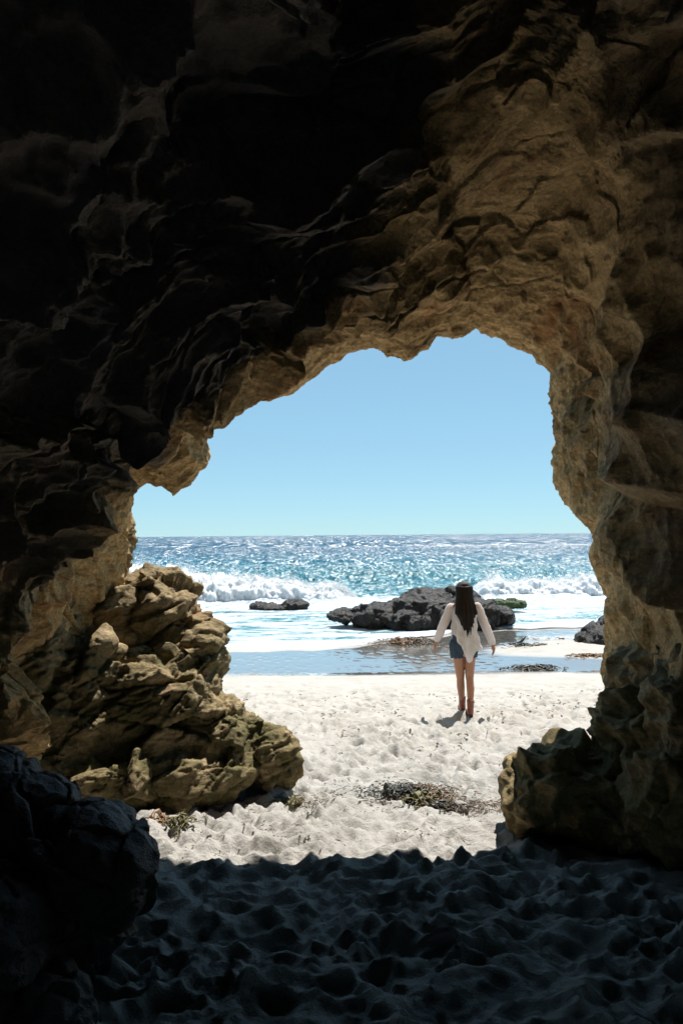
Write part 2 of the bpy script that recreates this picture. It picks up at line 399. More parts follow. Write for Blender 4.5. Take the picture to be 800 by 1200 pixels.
def rock_relief(p, big, cells, crack, fine, seed=0, squash=(1, 1, 1)):
    q = p.astype(np.float32) * np.array(squash, np.float32) + seed
    w = warp(q, 1.6, .16)
    h = big * fbm(w * 1.3, 3)
    for size, amp, kind in cells:
        if kind == 'facet':
            v, e = facets(warp(q + size * 5, .8 / size, size * .16) / size); h = h + amp * v - amp * .16 * (1 - sstep(0, .06, e)); continue
        f1, f2 = voronoi(warp(q + size * 7, 1 / size * .7, size * .25) / size)
        if kind == 'scallop': h = h + amp * (np.minimum(f1, 1.0) ** 2 * 1.6 - .5)
        else: h = h + amp * (np.minimum((f2 - f1) * 2.2, 1) - .6)
    if crack: 
        v, v2 = voronoi(warp(q + 3, 2.2, .12) / crack[0]); h = h - crack[1] * (1 - sstep(0, .10, v2 - v))
    h = h + fine * ridged(w * 6, 4, .55)
    return h
def displace(me, fn, amp_fn=None):
    for k in range(1):
        p, n = vco(me), vno(me); h = fn(p)
        if amp_fn is not None: h = h * amp_fn(p)
        p = p + n * h[:, None]; me.vertices.foreach_set('co', p.ravel().astype(np.float32)); me.update()
    me.polygons.foreach_set('use_smooth', np.ones(len(me.polygons), bool))

# ------------------------------------------------------------------ the cave
def px_ring(rows):
    a = np.array([[u, *at(px, py, D)] for u, px, py, D in rows]); return a
def resample(a, us): return np.stack([np.interp(us, a[:, 0], a[:, k]) for k in (1, 2, 3)], 1)
LIP = [(0, 60, 1040, 6.20), (0.06, 95, 900, 6.20), (0.12, 130, 780, 6.20), (0.165, 153, 670, 6.10), (0.2, 152, 605, 5.90), (0.22, 157, 580, 5.92), (0.235, 172, 567, 5.82),
       (0.25, 188, 572, 5.72), (0.262, 203, 583, 5.72), (0.278, 225, 570, 5.72), (0.3, 239, 545, 5.72), (0.33, 246, 500, 5.72), (0.36, 275, 476, 5.72), (0.4, 330, 466, 5.72),
       (0.415, 346, 457, 5.72), (0.45, 385, 430, 5.72), (0.485, 430, 410, 5.72), (0.5, 455, 417, 5.72), (0.525, 484, 421, 5.72), (0.54, 502, 409, 5.72), (0.555, 512, 396, 5.72), (0.568, 530, 398, 5.72),
       (0.59, 556, 384, 5.72), (0.62, 590, 400, 5.72), (0.65, 622, 418, 5.72), (0.675, 645, 437, 5.72), (0.69, 641, 460, 5.72), (0.72, 648, 500, 5.72), (0.75, 646, 540, 5.72),
       (0.79, 672, 592, 5.72), (0.815, 690, 628, 5.72), (0.84, 689, 662, 5.77), (0.87, 709, 700, 5.65), (0.92, 700, 770, 5.65), (0.945, 705, 808, 5.65), (0.97, 690, 870, 5.65), (1, 680, 1000, 5.65)]
B = [(0, -100, 1060, 4.5), (.08, -10, 880, 4.6), (.14, 20, 760, 4.7), (.18, 60, 690, 4.6), (.22, 105, 620, 4.5), (.26, 128, 545, 4.5), (.29, 133, 490, 4.5), (.32, 168, 522, 4.4), (.345, 205, 492, 4.4), (.37, 250, 487, 4.4),
     (.40, 285, 452, 4.3), (.45, 345, 395, 4.2), (.50, 420, 332, 4.1), (.555, 480, 240, 3.95), (.59, 510, 140, 3.8), (.63, 600, 70, 3.6), (.66, 700, 150, 3.7), (.69, 755, 250, 3.9), (.71, 735, 330, 4.2),
     (.735, 698, 390, 4.4), (.77, 692, 490, 4.6), (.81, 698, 590, 4.6), (.85, 706, 670, 4.6), (.90, 745, 760, 4.6), (.95, 770, 860, 4.6), (1, 770, 1030, 4.6)]
Cc = [(0, -520, 1130, 3.25), (0.08, -400, 860, 3.25), (0.14, -300, 740, 3.30), (0.18, -210, 670, 3.35), (0.22, -120, 600, 3.45), (0.26, -40, 520, 3.33), (0.29, 10, 450, 3.50), (0.32, 60, 400, 3.50), (0.345, 95, 370, 3.50), (0.37, 130, 330, 3.50),
      (0.4, 180, 280, 3.45), (0.45, 250, 200, 3.40), (0.5, 320, 110, 3.30), (0.555, 400, 20, 3.20), (0.59, 470, -30, 3.32), (0.63, 600, -70, 3.32), (0.66, 740, -10, 3.32), (0.69, 840, 110, 3.25), (0.71, 870, 230, 3.35),
      (0.735, 860, 340, 3.45), (0.77, 850, 470, 3.55), (0.81, 860, 580, 3.55), (0.85, 880, 680, 3.55), (0.9, 930, 780, 3.45), (0.95, 960, 880, 3.45), (1, 960, 1080, 3.45)]
def dome_ring(y, a, b, zc, us):
    th = np.radians(205 - 230 * us); return np.stack([a * np.cos(th), np.full_like(us, y), zc + b * np.sin(th)], 1)
def build_cave():
    ns = 1200
    # spread the columns by the length of the lip
    lip = px_ring(LIP); seg = np.concatenate([[0], np.cumsum(np.linalg.norm(np.diff(lip[:, 1:], axis=0), axis=1) + np.diff(lip[:, 0]) * 6)])
    us = np.interp(np.linspace(0, seg[-1], ns), seg, lip[:, 0])
    L = resample(lip, us); Bp = resample(px_ring(B), us); Cp = resample(px_ring(Cc), us)
    ker = np.hanning(31); ker /= ker.sum()
    def sm(a, k=ker):
        pad = len(k) // 2; return np.stack([np.convolve(np.pad(a[:, i], pad, 'edge'), k, 'valid') for i in range(3)], 1)
    Bs = sm(sm(sm(Bp))); wr_ = sstep(.62, .68, us)[:, None]; Bp = sm(Bp, ker) * (1 - wr_) + Bs * wr_; Cp = sm(sm(Cp))
    cen = np.array([.1, 5.3, 1.6])
    out = L - cen; out[:, 1] = 0; out /= np.linalg.norm(out, axis=1)[:, None]; out = sm(sm(out)); out[:, 2] += 1.6 * sstep(.205, .225, us) * (1 - sstep(.36, .42, us)); out /= np.linalg.norm(out, axis=1)[:, None]
    A = (.55 * L + .45 * Bp) + out * .05
    D1 = dome_ring(1.4, 2.5, 2.35, 1.55, us); D2 = dome_ring(-1.2, 2.6, 2.3, 1.4, us); D3 = dome_ring(-4.0, 2.0, 1.7, 1.2, us); D4 = dome_ring(-5.2, .15, .15, 1.0, us)
    O0 = L + out * .12 + np.array([0, .14, 0]); O1 = L + out * .8 + np.array([0, .20, 0]); O2 = L + out * 3.2 + np.array([0, -.2, 0]); O3 = L + out * 14 + np.array([0, -1.5, 0])
    rings = [O3, O2, O1, O0, L, A, Bp, Cp, D1, D2, D3, D4]
    #  rows between successive rings
    rows = [10, 16, 22, 16, 110, 140, 210, 130, 70, 16, 8]
    pts, tpar = [], []
    for k, nrow in enumerate(rows):
        p0 = rings[max(k - 1, 0)]; p1 = rings[k]; p2 = rings[k + 1]; p3 = rings[min(k + 2, len(rings) - 1)]
        for j in range(nrow):
            f = j / nrow
            # cardinal spline with low tension keeps the ledge at B crisp
            m1 = (p2 - p0) * .22; m2 = (p3 - p1) * .22
            h00 = 2 * f ** 3 - 3 * f ** 2 + 1; h10 = f ** 3 - 2 * f ** 2 + f; h01 = -2 * f ** 3 + 3 * f ** 2; h11 = f ** 3 - f ** 2
            pts.append(h00 * p1 + h10 * m1 + h01 * p2 + h11 * m2); tpar.append(k + f)
    pts.append(rings[-1]); tpar.append(len(rows))
    G = np.array(pts); tpar = np.array(tpar)                    # (nt, ns, 3)
    dt = np.gradient(G, axis=0); ds = np.gradient(G, axis=1)
    N = np.cross(ds, dt); N /= np.linalg.norm(N, axis=2)[..., None] + 1e-9
    mid = (np.abs(tpar - 6).argmin(), np.abs(us - .5).argmin())
    if N[mid][2] > 0: N = -N                                     # into the cave
    for _ in range(3):                                           # smooth the normals so displaced bumps do not cross
        N[:, 1:-1] = (N[:, :-2] + 2 * N[:, 1:-1] + N[:, 2:]) / 4; N[1:-1] = (N[:-2] + 2 * N[1:-1] + N[2:]) / 4
    N /= np.linalg.norm(N, axis=2)[..., None] + 1e-9
    P = G.reshape(-1, 3).astype(np.float32); n3 = N.reshape(-1, 3)
    U = np.tile(us, len(tpar)); T = np.repeat(tpar, ns)
    right = sstep(.60, .74, U)                                   # smoother water-worn folds on the right
    # local frame stretched along the bedding, which dips from upper right to lower left
    ca, sa = math.cos(R(38)), math.sin(R(38))
    Q = np.stack([(P[:, 0] * ca + P[:, 2] * sa) * .62, P[:, 1] * .85, (-P[:, 0] * sa + P[:, 2] * ca) * 1.35], 1).astype(np.float32)
    w = warp(warp(Q, .9, .26), 3.0, .05)
    f1, f2 = voronoi(w / .46); g1, g2 = voronoi(warp(w, 4, .04) / .20 + 13); k1, k2 = voronoi(warp(w, 9, .02) / .09 + 29)
    bowl = lambda v: np.minimum(v, 1.1) ** 2 - .3
    fa, fe = facets(w / .30 + 4, .5, .35)
    saw = (P[:, 0] * -.62 + P[:, 2] * .72 + P[:, 1] * .30) / .62 + .55 * perlin(P * .8 + 3) + .12 * perlin(P * 2.6)
    saw = saw - np.floor(saw); saw = np.where(saw < .86, saw / .86, (1 - saw) / .14)
    lvl = sstep(-.3, .5, perlin(P * 1.1 + 30))
    low = (1 - sstep(.14, .24, U)) * (1 - sstep(6, 7, T)); fb, fe2 = facets(warp(w, 3, .05) / .22 + 21, .5, .4)
    hl = .08 * low * fb - .03 * low * (1 - sstep(0, .06, fe2)) + .29 * bowl(f1) + (.10 + .10 * lvl) * bowl(g1) + .040 * bowl(k1) * (.3 + .7 * lvl) + .06 * fa + .17 * (saw - .5) + .13 * sstep(5.6, 6.3, T) * (np.minimum(g1, 1.) ** 2.6 - .2) + .05 * sstep(5.6, 6.3, T) * (np.minimum(k1, 1.) ** 2.4 - .2)
    Qr = np.stack([P[:, 0] * 1.0, P[:, 1] * .60, P[:, 2] * .75 + P[:, 0] * .4], 1); wr = warp(warp(Qr, .8, .35), 2.2, .05)
    r1, r2 = voronoi(wr / .62 + 5); s1, s2 = voronoi(warp(wr, 4, .05) / .24 + 3)
    sr = (P[:, 0] * .75 - P[:, 2] * .45 + P[:, 1] * .5) / .5 + .7 * perlin(P * .75 + 13); sr = sr - np.floor(sr); sr = np.where(sr < .8, sr / .8, (1 - sr) / .2)
    hr = .21 * bowl(r1) + .09 * bowl(s1) * sstep(-.25, .35, perlin(P * 1.1 + 40)) + .14 * (sr - .5) + .030 * fbm(P * 2.6 + 9, 4)
    pits = sstep(.1, .35, perlin(P * 1.3 + 55)) * (1 - sstep(.15, .40, s1)); hr -= .09 * pits
    h = hl * (1 - right) + 1.3 * hr * right + .06 * fbm(w * 1.1, 3) + .03 * right * bowl(voronoi(warp(P * np.array([1, .7, .8], np.float32), 3, .08) / .13 + 61)[0]) + (.013 * ridged(w * 8, 3, .55) + .006 * fbm(P * 30, 3)) * (1 - .75 * right)
    roof = sstep(.45, .56, U) * (1 - sstep(.68, .74, U)) * (1 - sstep(5.4, 6.6, T)); h *= 1 - .35 * roof
    lw = sstep(.08, .14, U) * (1 - sstep(.25, .33, U)) * (1 - sstep(5.0, 6.2, T)); h = h * (1 - .35 * lw) - .11 * lw
    c1, c2 = voronoi(warp(warp(Q, 1.5, .2), 6, .03) / .40 + 50)
    h -= .035 * (1 - sstep(0, .055, c2 - c1)) * sstep(-.2, .3, perlin(P * 1.7 + 90)) * (1 - .7 * right)
    h -= (.04 + .07 * sstep(.30, .36, U) * (1 - sstep(.46, .54, U)) + .04 * sstep(.76, .84, U)) * (1 - sstep(5.6, 6.8, T))
    lip_w = np.abs(T - 4); wgt = .16 + .84 * sstep(.05, 1.1, lip_w); wgt = np.where(T < 4, np.maximum(wgt, sstep(3.2, 1, T)), wgt)
    wgt = wgt * (1 - sstep(8.5, 11, T)) 
    hi = .02 * fbm(P * 7 + 2, 4, .6) * (1 - sstep(.3, 1.4, lip_w)) + .03 * bowl(k1) * (1 - sstep(.2, 1.0, lip_w))
    P = P + n3 * (h * wgt + hi * (T > 2.5))[:, None]
    me = np_mesh('cave_rock', P, grid_faces(len(tpar), ns))
    crust_shade = sstep(-.12, .12, (T - 5.95) * .8 + .45 * perlin(P * 1.4 + 8) + .25 * perlin(P * 4)) * sstep(.10, .30, U + .05 * perlin(P * 2)) * (1 - sstep(.57, .63, U + .03 * perlin(P * 2 + 4)))  # dark grey rock of the left roof, its colour also deepening the shade
    crust_shade = np.maximum(crust_shade, .40 * sstep(-.1, .25, (T - 6.2) * .8 + .5 * perlin(P * 1.2 + 88) + .2 * perlin(P * 4 + 8)))
    back = sstep(6.3, 7.2, T + .4 * perlin(P * 1.2 + 60))  # inner rock coloured darker all round to keep the cave dim
    attr(me, 'crust_shade', np.maximum(crust_shade, .8 * back))
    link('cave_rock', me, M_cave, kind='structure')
build_cave()

# ------------------------------------------------------------------ boulders of the cave mouth
def B_(px, py, D, rx, ry, rz, rot=0): return (tuple(at(px, py, D)), (rx, ry, rz), rot)
def left_outcrop():
    bl = [B_(120, 715, 6.3, .38, .4, .40), B_(110, 650, 6.4, .3, .4, .4), B_(145, 772, 6.2, .36, .35, .32), B_(235, 770, 6.2, .16, .3, .26), B_(190, 745, 6.35, .30, .40, .42), B_(168, 700, 6.5, .20, .3, .24), B_(222, 738, 6.35, .13, .3, .22), B_(215, 800, 6.15, .30, .35, .34), B_(160, 850, 5.95, .75, .45, .55), B_(255, 862, 5.9, .30, .34, .34),
          B_(320, 888, 5.85, .175, .24, .25, .4), B_(292, 855, 6.0, .15, .22, .18), B_(50, 840, 5.8, .7, .5, .7), B_(230, 905, 5.7, .46, .32, .22), B_(95, 915, 5.55, .6, .35, .25), B_(10, 760, 5.7, .6, .5, .6)]
    me = ellipsoid_union('rock_outcrop', bl, .014, .25)
    displace(me, lambda p: rock_relief(np.stack([p[:, 0] * .85 + p[:, 2] * .55, p[:, 1], p[:, 2] * .95 - p[:, 0] * .5], 1), .04, [(.52, .15, 'facet'), (.24, .055, 'facet'), (.13, .035, 'scallop'), (.06, .016, 'facet')], (.52, .03), .020, 3, (.62, .8, 1.2)))
    tag(link('rock_outcrop', me, M_left), 'large sunlit cracked tan rock outcrop with green algae at the left foot of the arch', 'rock')
left_outcrop()
def right_outcrop():
    bl = [B_(640, 925, 4.85, .28, .30, .30), B_(612, 940, 4.85, .12, .22, .20), B_(695, 945, 4.75, .33, .36, .26), B_(672, 888, 5.0, .17, .25, .10), B_(760, 870, 4.75, .32, .4, .34), B_(712, 850, 5.0, .12, .25, .14), B_(752, 800, 5.0, .17, .3, .26),
          B_(800, 770, 4.8, .32, .4, .45), B_(815, 940, 4.3, .42, .4, .34), B_(760, 970, 4.45, .3, .3, .16), B_(850, 850, 4.3, .4, .4, .5)]
    me = ellipsoid_union('rock_ledge', bl, .0125, .1)
    displace(me, lambda p: rock_relief(p, .05, [(.32, .10, 'scallop'), (.16, .075, 'scallop'), (.07, .024, 'scallop')], (.45, .025), .010, 9, (.9, .8, 1.15)))
    tag(link('rock_ledge', me, M_right), 'pitted brown rock ledge with a rounded knob at the right foot of the arch', 'rock')
right_outcrop()
def dark_boulder():
    bl = [B_(-40, 960, 3.1, .30, .32, .34), B_(40, 985, 3.05, .20, .3, .26), B_(95, 1020, 3.0, .19, .28, .26), B_(135, 1030, 3.0, .10, .2, .18), B_(40, 1090, 2.9, .32, .3, .22), B_(-60, 1150, 2.6, .4, .4, .4)]
    me = ellipsoid_union('boulder', bl, .009, .2)
    displace(me, lambda p: rock_relief(p, .03, [(.36, .12, 'facet'), (.15, .03, 'facet'), (.05, .010, 'scallop')], None, .006, 21, (1, .8, 1)))
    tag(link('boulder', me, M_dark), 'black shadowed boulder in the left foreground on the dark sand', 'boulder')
    me = ellipsoid_union('boulder', [B_(55, 1190, 2.5, .14, .18, .13), B_(90, 1215, 2.45, .07, .12, .1)], .008, .2)
    displace(me, lambda p: rock_relief(p, .02, [(.14, .03, 'block'), (.06, .012, 'scallop')], None, .005, 31))
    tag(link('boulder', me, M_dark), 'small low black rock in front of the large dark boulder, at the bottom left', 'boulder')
dark_boulder()

# ------------------------------------------------------------------ rocks in the surf
def sea_rock(blobs, label, voxel=.03, m=M_sea_rock, k=1.0, seed=0, name='sea_rock'):
    me = ellipsoid_union(name, blobs, voxel, .15)
    displace(me, lambda p: rock_relief(p, .09 * k, [(.9 * k, .14 * k, 'facet'), (.36 * k, .10 * k, 'facet'), (.14 * k, .035 * k, 'scallop')], None, .02 * k, seed))
    return tag(link(name, me, m), label, 'rock')
sea_rock([B_(500, 722, 24.5, 1.6, 1.2, .75), B_(530, 712, 25, .85, 1.0, .70), B_(495, 703, 25.2, .6, .8, .42), B_(440, 722, 24.3, .95, .9, .42), B_(405, 722, 24.3, .6, .7, .22), B_(480, 730, 23.6, .75, .6, .38), B_(560, 722, 24, .65, .8, .55), B_(587, 722, 24.2, .38, .6, .30)],
         'big black wet rock in the surf behind the woman', .04, seed=4)
sea_rock([B_(325, 712, 30.5, 1.1, .6, .15), B_(345, 709, 30.5, .55, .5, .20), B_(305, 711, 30.5, .5, .4, .18)], 'low brown rock awash in the white surf left of the big black rock', .035, k=.6, seed=14)
sea_rock([B_(600, 708, 28.5, .55, .4, .16), B_(580, 707, 28.5, .4, .4, .18)], 'small flat rock with green weed beside the right end of the big black rock', .03,
         rock_mat('mossy_rock', (.09, .13, .04), (.05, .085, .025), (.03, .035, .02), rough=.6), .5, 24)
sea_rock([B_(715, 750, 19.5, .7, .8, .45), B_(690, 752, 19.5, .35, .5, .25), B_(725, 738, 19.8, .5, .6, .40)], 'dark grey rock on the wet sand showing from behind the right wall', .03, k=.7, seed=34)

# ------------------------------------------------------------------ breaking waves and spray
def foam_mat():
    t = NT('wave_foam'); c = t.ramp(t.noise(2.2, 6, .65), [(.3, (.78, .82, .84)), (.6, (.90, .91, .91))])
    nb = t.bump(t.noise(5, 8, .75), .8, .12)
    m = t.out(c, .75, nb, .2); t.b.inputs['Subsurface Weight'].default_value = .35; t.b.inputs['Subsurface Radius'].default_value = (.3, .35, .4); t.b.inputs['Subsurface Scale'].default_value = .3
    return m
M_foam = foam_mat()
def breaker(x0, x1, lift, label):
    nx = int((x1 - x0) / .035); npf = 46
    xs = np.linspace(x0, x1, nx); th = np.linspace(-.15, np.pi * 1.02, npf)
    Xg, Tg = np.meshgrid(xs, th, indexing='ij'); x, t = Xg.ravel(), Tg.ravel()
    end = sstep(x0, x0 + 1.6, x) * (1 - sstep(x1 - 1.6, x1, x))
    H = breaker_h(x) * lift * end + .03
    lump = 1 + .30 * perlin(np.stack([x * .9, 0 * x, 0 * x], 1)) + .22 * perlin(np.stack([x * 2.3, 0 * x + 7, 0 * x], 1))
    H = H * lump
    yc = 35.0 + .9 * np.sin(x * .13 + .6) - .75
    p = np.stack([x, yc - np.cos(t) * (.45 + 1.0 * H), SEA_Z - .05 + np.sin(t) * H * 1.05], 1)
    n = np.stack([0 * x, -np.cos(t), np.sin(t)], 1)
    v1, _ = voronoi(warp(p, 1.2, .3) / .55); v2, _ = voronoi(warp(p, 3, .1) / .22 + 9)
    d = end * np.clip(H, .1, 1) * (.20 * (.55 - np.minimum(v1, 1)) + .08 * (.55 - np.minimum(v2, 1)) + .18 * fbm(p * 2.2, 6, .66))
    p = p + n * d[:, None]
    me = np_mesh('breaking_wave', p, grid_faces(nx, npf))
    return link('breaking_wave', me, M_foam, kind='structure', label=label)
breaker(-21, .9, 1.04, 'tall white breaking wave on the left')
breaker(4.2, 22, .95, 'lower white breaking wave on the right')
def spray():
    bv = np.array([[1, 0, 0], [-1, 0, 0], [0, 1, 0], [0, -1, 0], [0, 0, 1], [0, 0, -1.]]); bf = np.array([[0, 2, 4], [2, 1, 4], [1, 3, 4], [3, 0, 4], [2, 0, 5], [1, 2, 5], [3, 1, 5], [0, 3, 5]])
    n = 60000; x = np.concatenate([rng.uniform(-17, .6, int(n * .8)), rng.uniform(6, 16, int(n * .2))]); n = len(x)
    H = breaker_h(x) * (1 + .30 * perlin(np.stack([x * .9, 0 * x, 0 * x], 1)))
    up = rng.exponential(.17, n) * (.4 + .6 * (perlin(np.stack([x * 1.1, 0 * x + 3, 0 * x], 1)) + .6))
    y = 35.0 + .9 * np.sin(x * .13 + .6) - .75 + rng.normal(0, .45, n)
    z = SEA_Z + H * (.75 + .35 * rng.random(n)) + up * H
    s = rng.uniform(.006, .017, n) * np.exp(-up * .5)
    V = (bv[None] * s[:, None, None] * rng.uniform(.7, 1.5, (n, 1, 3)) + np.stack([x, y, z], 1)[:, None]).reshape(-1, 3)
    Fc = (bf[None] + (np.arange(n) * len(bv))[:, None, None]).reshape(-1, 3)
    link('wave_spray', np_mesh('wave_spray', V, Fc), M_foam, kind='stuff')
spray()

# ------------------------------------------------------------------ kelp and driftwood
def ribbon_cloud(n, spread, hgt, length, width, seed):
    rr = np.random.default_rng(seed); V, Fc = [], []
    for k in range(n):
        c = np.array([rr.normal(0, spread[0]), rr.normal(0, spread[1]), 0.]); 
        e = math.exp(-(c[0] / spread[0] / 1.5) ** 2 - (c[1] / spread[1] / 1.5) ** 2); c[2] = rr.random() * hgt * e + .006
        a = rr.uniform(0, 6.28); L = length * rr.uniform(.4, 1.3); w = width * rr.uniform(.5, 1.4); m = 5
        bend = rr.normal(0, .9); tip = rr.normal(0, .35) * (.3 + e); b = len(V)
        for j in range(m):
            f = j / (m - 1); aa = a + bend * (f - .5); s = (f - .5) * L
            d = np.array([math.cos(aa) * s, math.sin(aa) * s, math.sin(f * 3.1) * L * .10 + tip * s * .35])
            ww = w * math.sin(.35 + f * 2.4); nn = np.array([-math.sin(aa), math.cos(aa), rr.normal(0, .5)])
            V.append(np.maximum(c + d + nn * ww, [-9, -9, -.002])); V.append(np.maximum(c + d - nn * ww, [-9, -9, -.002]))
            V.append(np.maximum(c + d + np.array([0, 0, ww * .7]), [-9, -9, 0]))
            if j: 
                q = b + (j - 1) * 3
                for u_, v_ in ((0, 2), (2, 1), (1, 0)): Fc.append([q + u_, q + v_, q + 3 + v_, q + 3 + u_])
    return np.array(V), np.array(Fc)
def lump(r, seed, voxel):
    me = ellipsoid_union('kelp_pile', [((0, 0, 0), r, 0), ((r[0] * .5, r[1] * .3, 0), tuple(k * .6 for k in r), 0), ((-r[0] * .55, -r[1] * .2, 0), tuple(k * .65 for k in r), 0)], voxel)
    displace(me, lambda p: rock_relief(p * 1.0, .02, [(.07, .04, 'scallop'), (.03, .022, 'scallop')], None, .006, seed)); return me
M_kelp = plain('dark_kelp', (.030, .026, .014), .45, .5, 30); M_kelp_b = plain('brown_kelp', (.17, .085, .025), .5, .5, 25); M_kelp_g = plain('olive_weed', (.13, .11, .03), .6, .4, 25)
M_twig = plain('twig', (.13, .085, .045), .8, .4, 30); M_red = plain('red_leaf', (.22, .08, .035), .7, .4, 40)
def kelp(px, py, D, r, nfr, L, w, m, label, seed, m2=None, cat='kelp', ground=None, clump=True):
    p = at(px, py, D); z = sand_z(p[0], p[1]) if ground is None else ground
    root = empty('kelp_pile', (p[0], p[1], z), label, cat)
    if clump: link('clump', lump(tuple(k * .8 for k in r), seed, max(.006, r[0] * .03)), m, root)
    V, Fc = ribbon_cloud(nfr, (r[0] * 1.0, r[1] * 1.0), r[2] * 1.3, L, w, seed)
    link('frond', np_mesh('frond', V, Fc), m, root, kind='stuff')
    if m2:
        V, Fc = ribbon_cloud(nfr // 2, (r[0] * .7, r[1] * .8), r[2] * 1.2, L, w, seed + 1); V[:, 0] += r[0] * .7
        link('frond', np_mesh('frond', V, Fc), m2, root, kind='stuff')
    return root
kelp(475, 925, 5.75, (.19, .12, .06), 700, .045, .005, M_kelp, 'long heap of black tangled kelp in the middle of the sunlit sand', 1, M_kelp_b)
kelp(500, 935, 5.6, (.09, .07, .05), 90, .08, .008, M_kelp_g, 'small olive and brown weed clump at the right end of the black kelp heap', 3, M_kelp_b)
kelp(520, 948, 5.45, (.12, .07, .02), 110, .06, .005, M_kelp, 'thin dark kelp strands trailing towards the right ledge', 5, M_twig)
kelp(568, 950, 5.4, (.12, .12, .02), 100, .05, .004, M_twig, 'brown and red dry kelp litter beside the rounded knob of the right ledge', 7, M_red, clump=False)
kelp(212, 972, 5.05, (.055, .06, .06), 120, .05, .006, M_kelp_g, 'small green weed tuft at the edge of the shade, left', 9)
kelp(183, 968, 5.15, (.06, .05, .03), 60, .06, .008, M_kelp_b, 'orange brown weed scraps left of the green tuft', 10)
kelp(345, 930, 5.6, (.12, .08, .015), 110, .05, .004, M_kelp_g, 'thin olive weed litter in front of the right tip of the left outcrop', 11, M_twig)
kelp(475, 748, 20.6, (.42, .26, .12), 150, .2, .02, M_kelp_b, 'heap of brown kelp at the edge of the surf left of the woman', 12, M_kelp, ground=SEA_Z)
kelp(625, 790, 16.0, (.30, .12, .05), 90, .3, .02, M_kelp, 'dark kelp scrap lying on the wet sand right of the woman', 13)
kelp(615, 758, 19.2, (.30, .10, .03), 50, .3, .016, M_kelp, 'thin dark kelp line in the shallows above the dry sand bar', 14)
kelp(655, 746, 20.5, (.55, .14, .05), 70, .35, .02, M_kelp_b, 'brown kelp line beside the grey rock at the right wall', 15, ground=SEA_Z)
kelp(688, 777, 17.2, (.28, .08, .03), 50, .25, .016, M_kelp_b, 'brown kelp strand on the dry sand bar beside the right wall', 16)
def snag():
    p = at(604, 752, 19.5); z = SEA_Z
    bm = bmesh.new(); pts = [(-.20, 0, .02, .035), (-.05, .02, .07, .05), (.10, 0, .12, .045), (.19, 0, .20, .03), (.26, 0, .30, .015)]
    prev = None
    for x, y, zz, r in pts:
        ring = [bm.verts.new((x - .4 * r * math.sin(a), y + r * math.cos(a), zz + r * math.sin(a))) for a in np.linspace(0, 2 * math.pi, 8, endpoint=False)]
        if prev:
            for i in range(8): bm.faces.new((prev[i], prev[(i + 1) % 8], ring[(i + 1) % 8], ring[i]))
        else: bm.faces.new(ring[::-1])
        prev = ring
    bm.faces.new(prev)
    me = bpy.data.meshes.new('driftwood'); bm.to_mesh(me); bm.free(); me.polygons.foreach_set('use_smooth', [True] * len(me.polygons))
    o = link('driftwood', me, M_kelp); o.location = (p[0], p[1], z); tag(o, 'small dark driftwood snag poking up from the shallows right of the woman', 'driftwood')
snag()
def litter():
    Vs, Fs, off = [], [], 0
    rr = np.random.default_rng(77)
    for k in range(2400):
        y = rr.uniform(4.3, 12.5) if k % 3 else rr.uniform(4.4, 6.4); x = rr.uniform(-.5, .5) * (1.0 + y * .62) + .05 * y
        if perlin(np.array([[x * 1.5, y * 1.1, 4.]]))[0] < -.04: continue
        z = sand_z(x, y) + float(sand_relief(np.array([x]), np.array([y]))[0]); V, Fc = ribbon_cloud(1, (.001, .001), .002, rr.uniform(.015, .06) * (1 + .05 * y * (y > 6.5)), rr.uniform(.0015, .0045) * (1 + .15 * y * (y > 6.5)), 500 + k)
        Vs.append(V + np.array([x, y, z + .002])); Fs.append(Fc + off); off += len(V)
    link('beach_litter', np_mesh('beach_litter', np.concatenate(Vs), np.concatenate(Fs)), M_twig, kind='stuff')
litter()

# ------------------------------------------------------------------ the woman walking to the sea
def capsules(name, segs, voxel, iters=6, extra=None):
    """tapered limbs (p0, p1, r0, r1[, flatten xyz]) fused into one continuous skin"""
    bm = bmesh.new()
    for p0, p1, r0, r1 in segs:
        p0, p1 = Vector(p0), Vector(p1); d = p1 - p0; q = d.to_track_quat('Z', 'Y'); rings = []
        for k in range(-4, 13):
            if k < 0: a = (k / 4) * math.pi / 2; zz, r = math.sin(a) * r0, math.cos(a) * r0
            elif k > 8: a = ((k - 8) / 4) * math.pi / 2; zz, r = d.length + math.sin(a) * r1, math.cos(a) * r1
            else: zz, r = d.length * k / 8, r0 + (r1 - r0) * k / 8
            rings.append([bm.verts.new(p0 + q @ Vector((max(r, 1e-4) * math.cos(t), max(r, 1e-4) * math.sin(t), zz))) for t in np.linspace(0, 2 * math.pi, 14, endpoint=False)])
        for a, b in zip(rings, rings[1:]):
            for i in range(14): bm.faces.new((a[i], a[(i + 1) % 14], b[(i + 1) % 14], b[i]))
        bm.faces.new(rings[0][::-1]); bm.faces.new(rings[-1])
    if extra: extra(bm)
    me = bpy.data.meshes.new(name); bm.to_mesh(me); bm.free()
    o = bpy.data.objects.new('tmp_skin', me); C.objects.link(o)
    md = o.modifiers.new('r', 'REMESH'); md.mode = 'VOXEL'; md.voxel_size = voxel
    sm = o.modifiers.new('s', 'SMOOTH'); sm.iterations = iters; sm.factor = .5
    out = evaluated(o); C.objects.unlink(o); bpy.data.objects.remove(o); bpy.data.meshes.remove(me)
    out.name = name; out.polygons.foreach_set('use_smooth', np.ones(len(out.polygons), bool)); return out
def ell(bm, c, r, sub=3):
    g = bmesh.ops.create_icosphere(bm, subdivisions=sub, radius=1)
    for v in g['verts']: v.co = Vector((v.co.x * r[0], v.co.y * r[1], v.co.z * r[2])) + Vector(c)
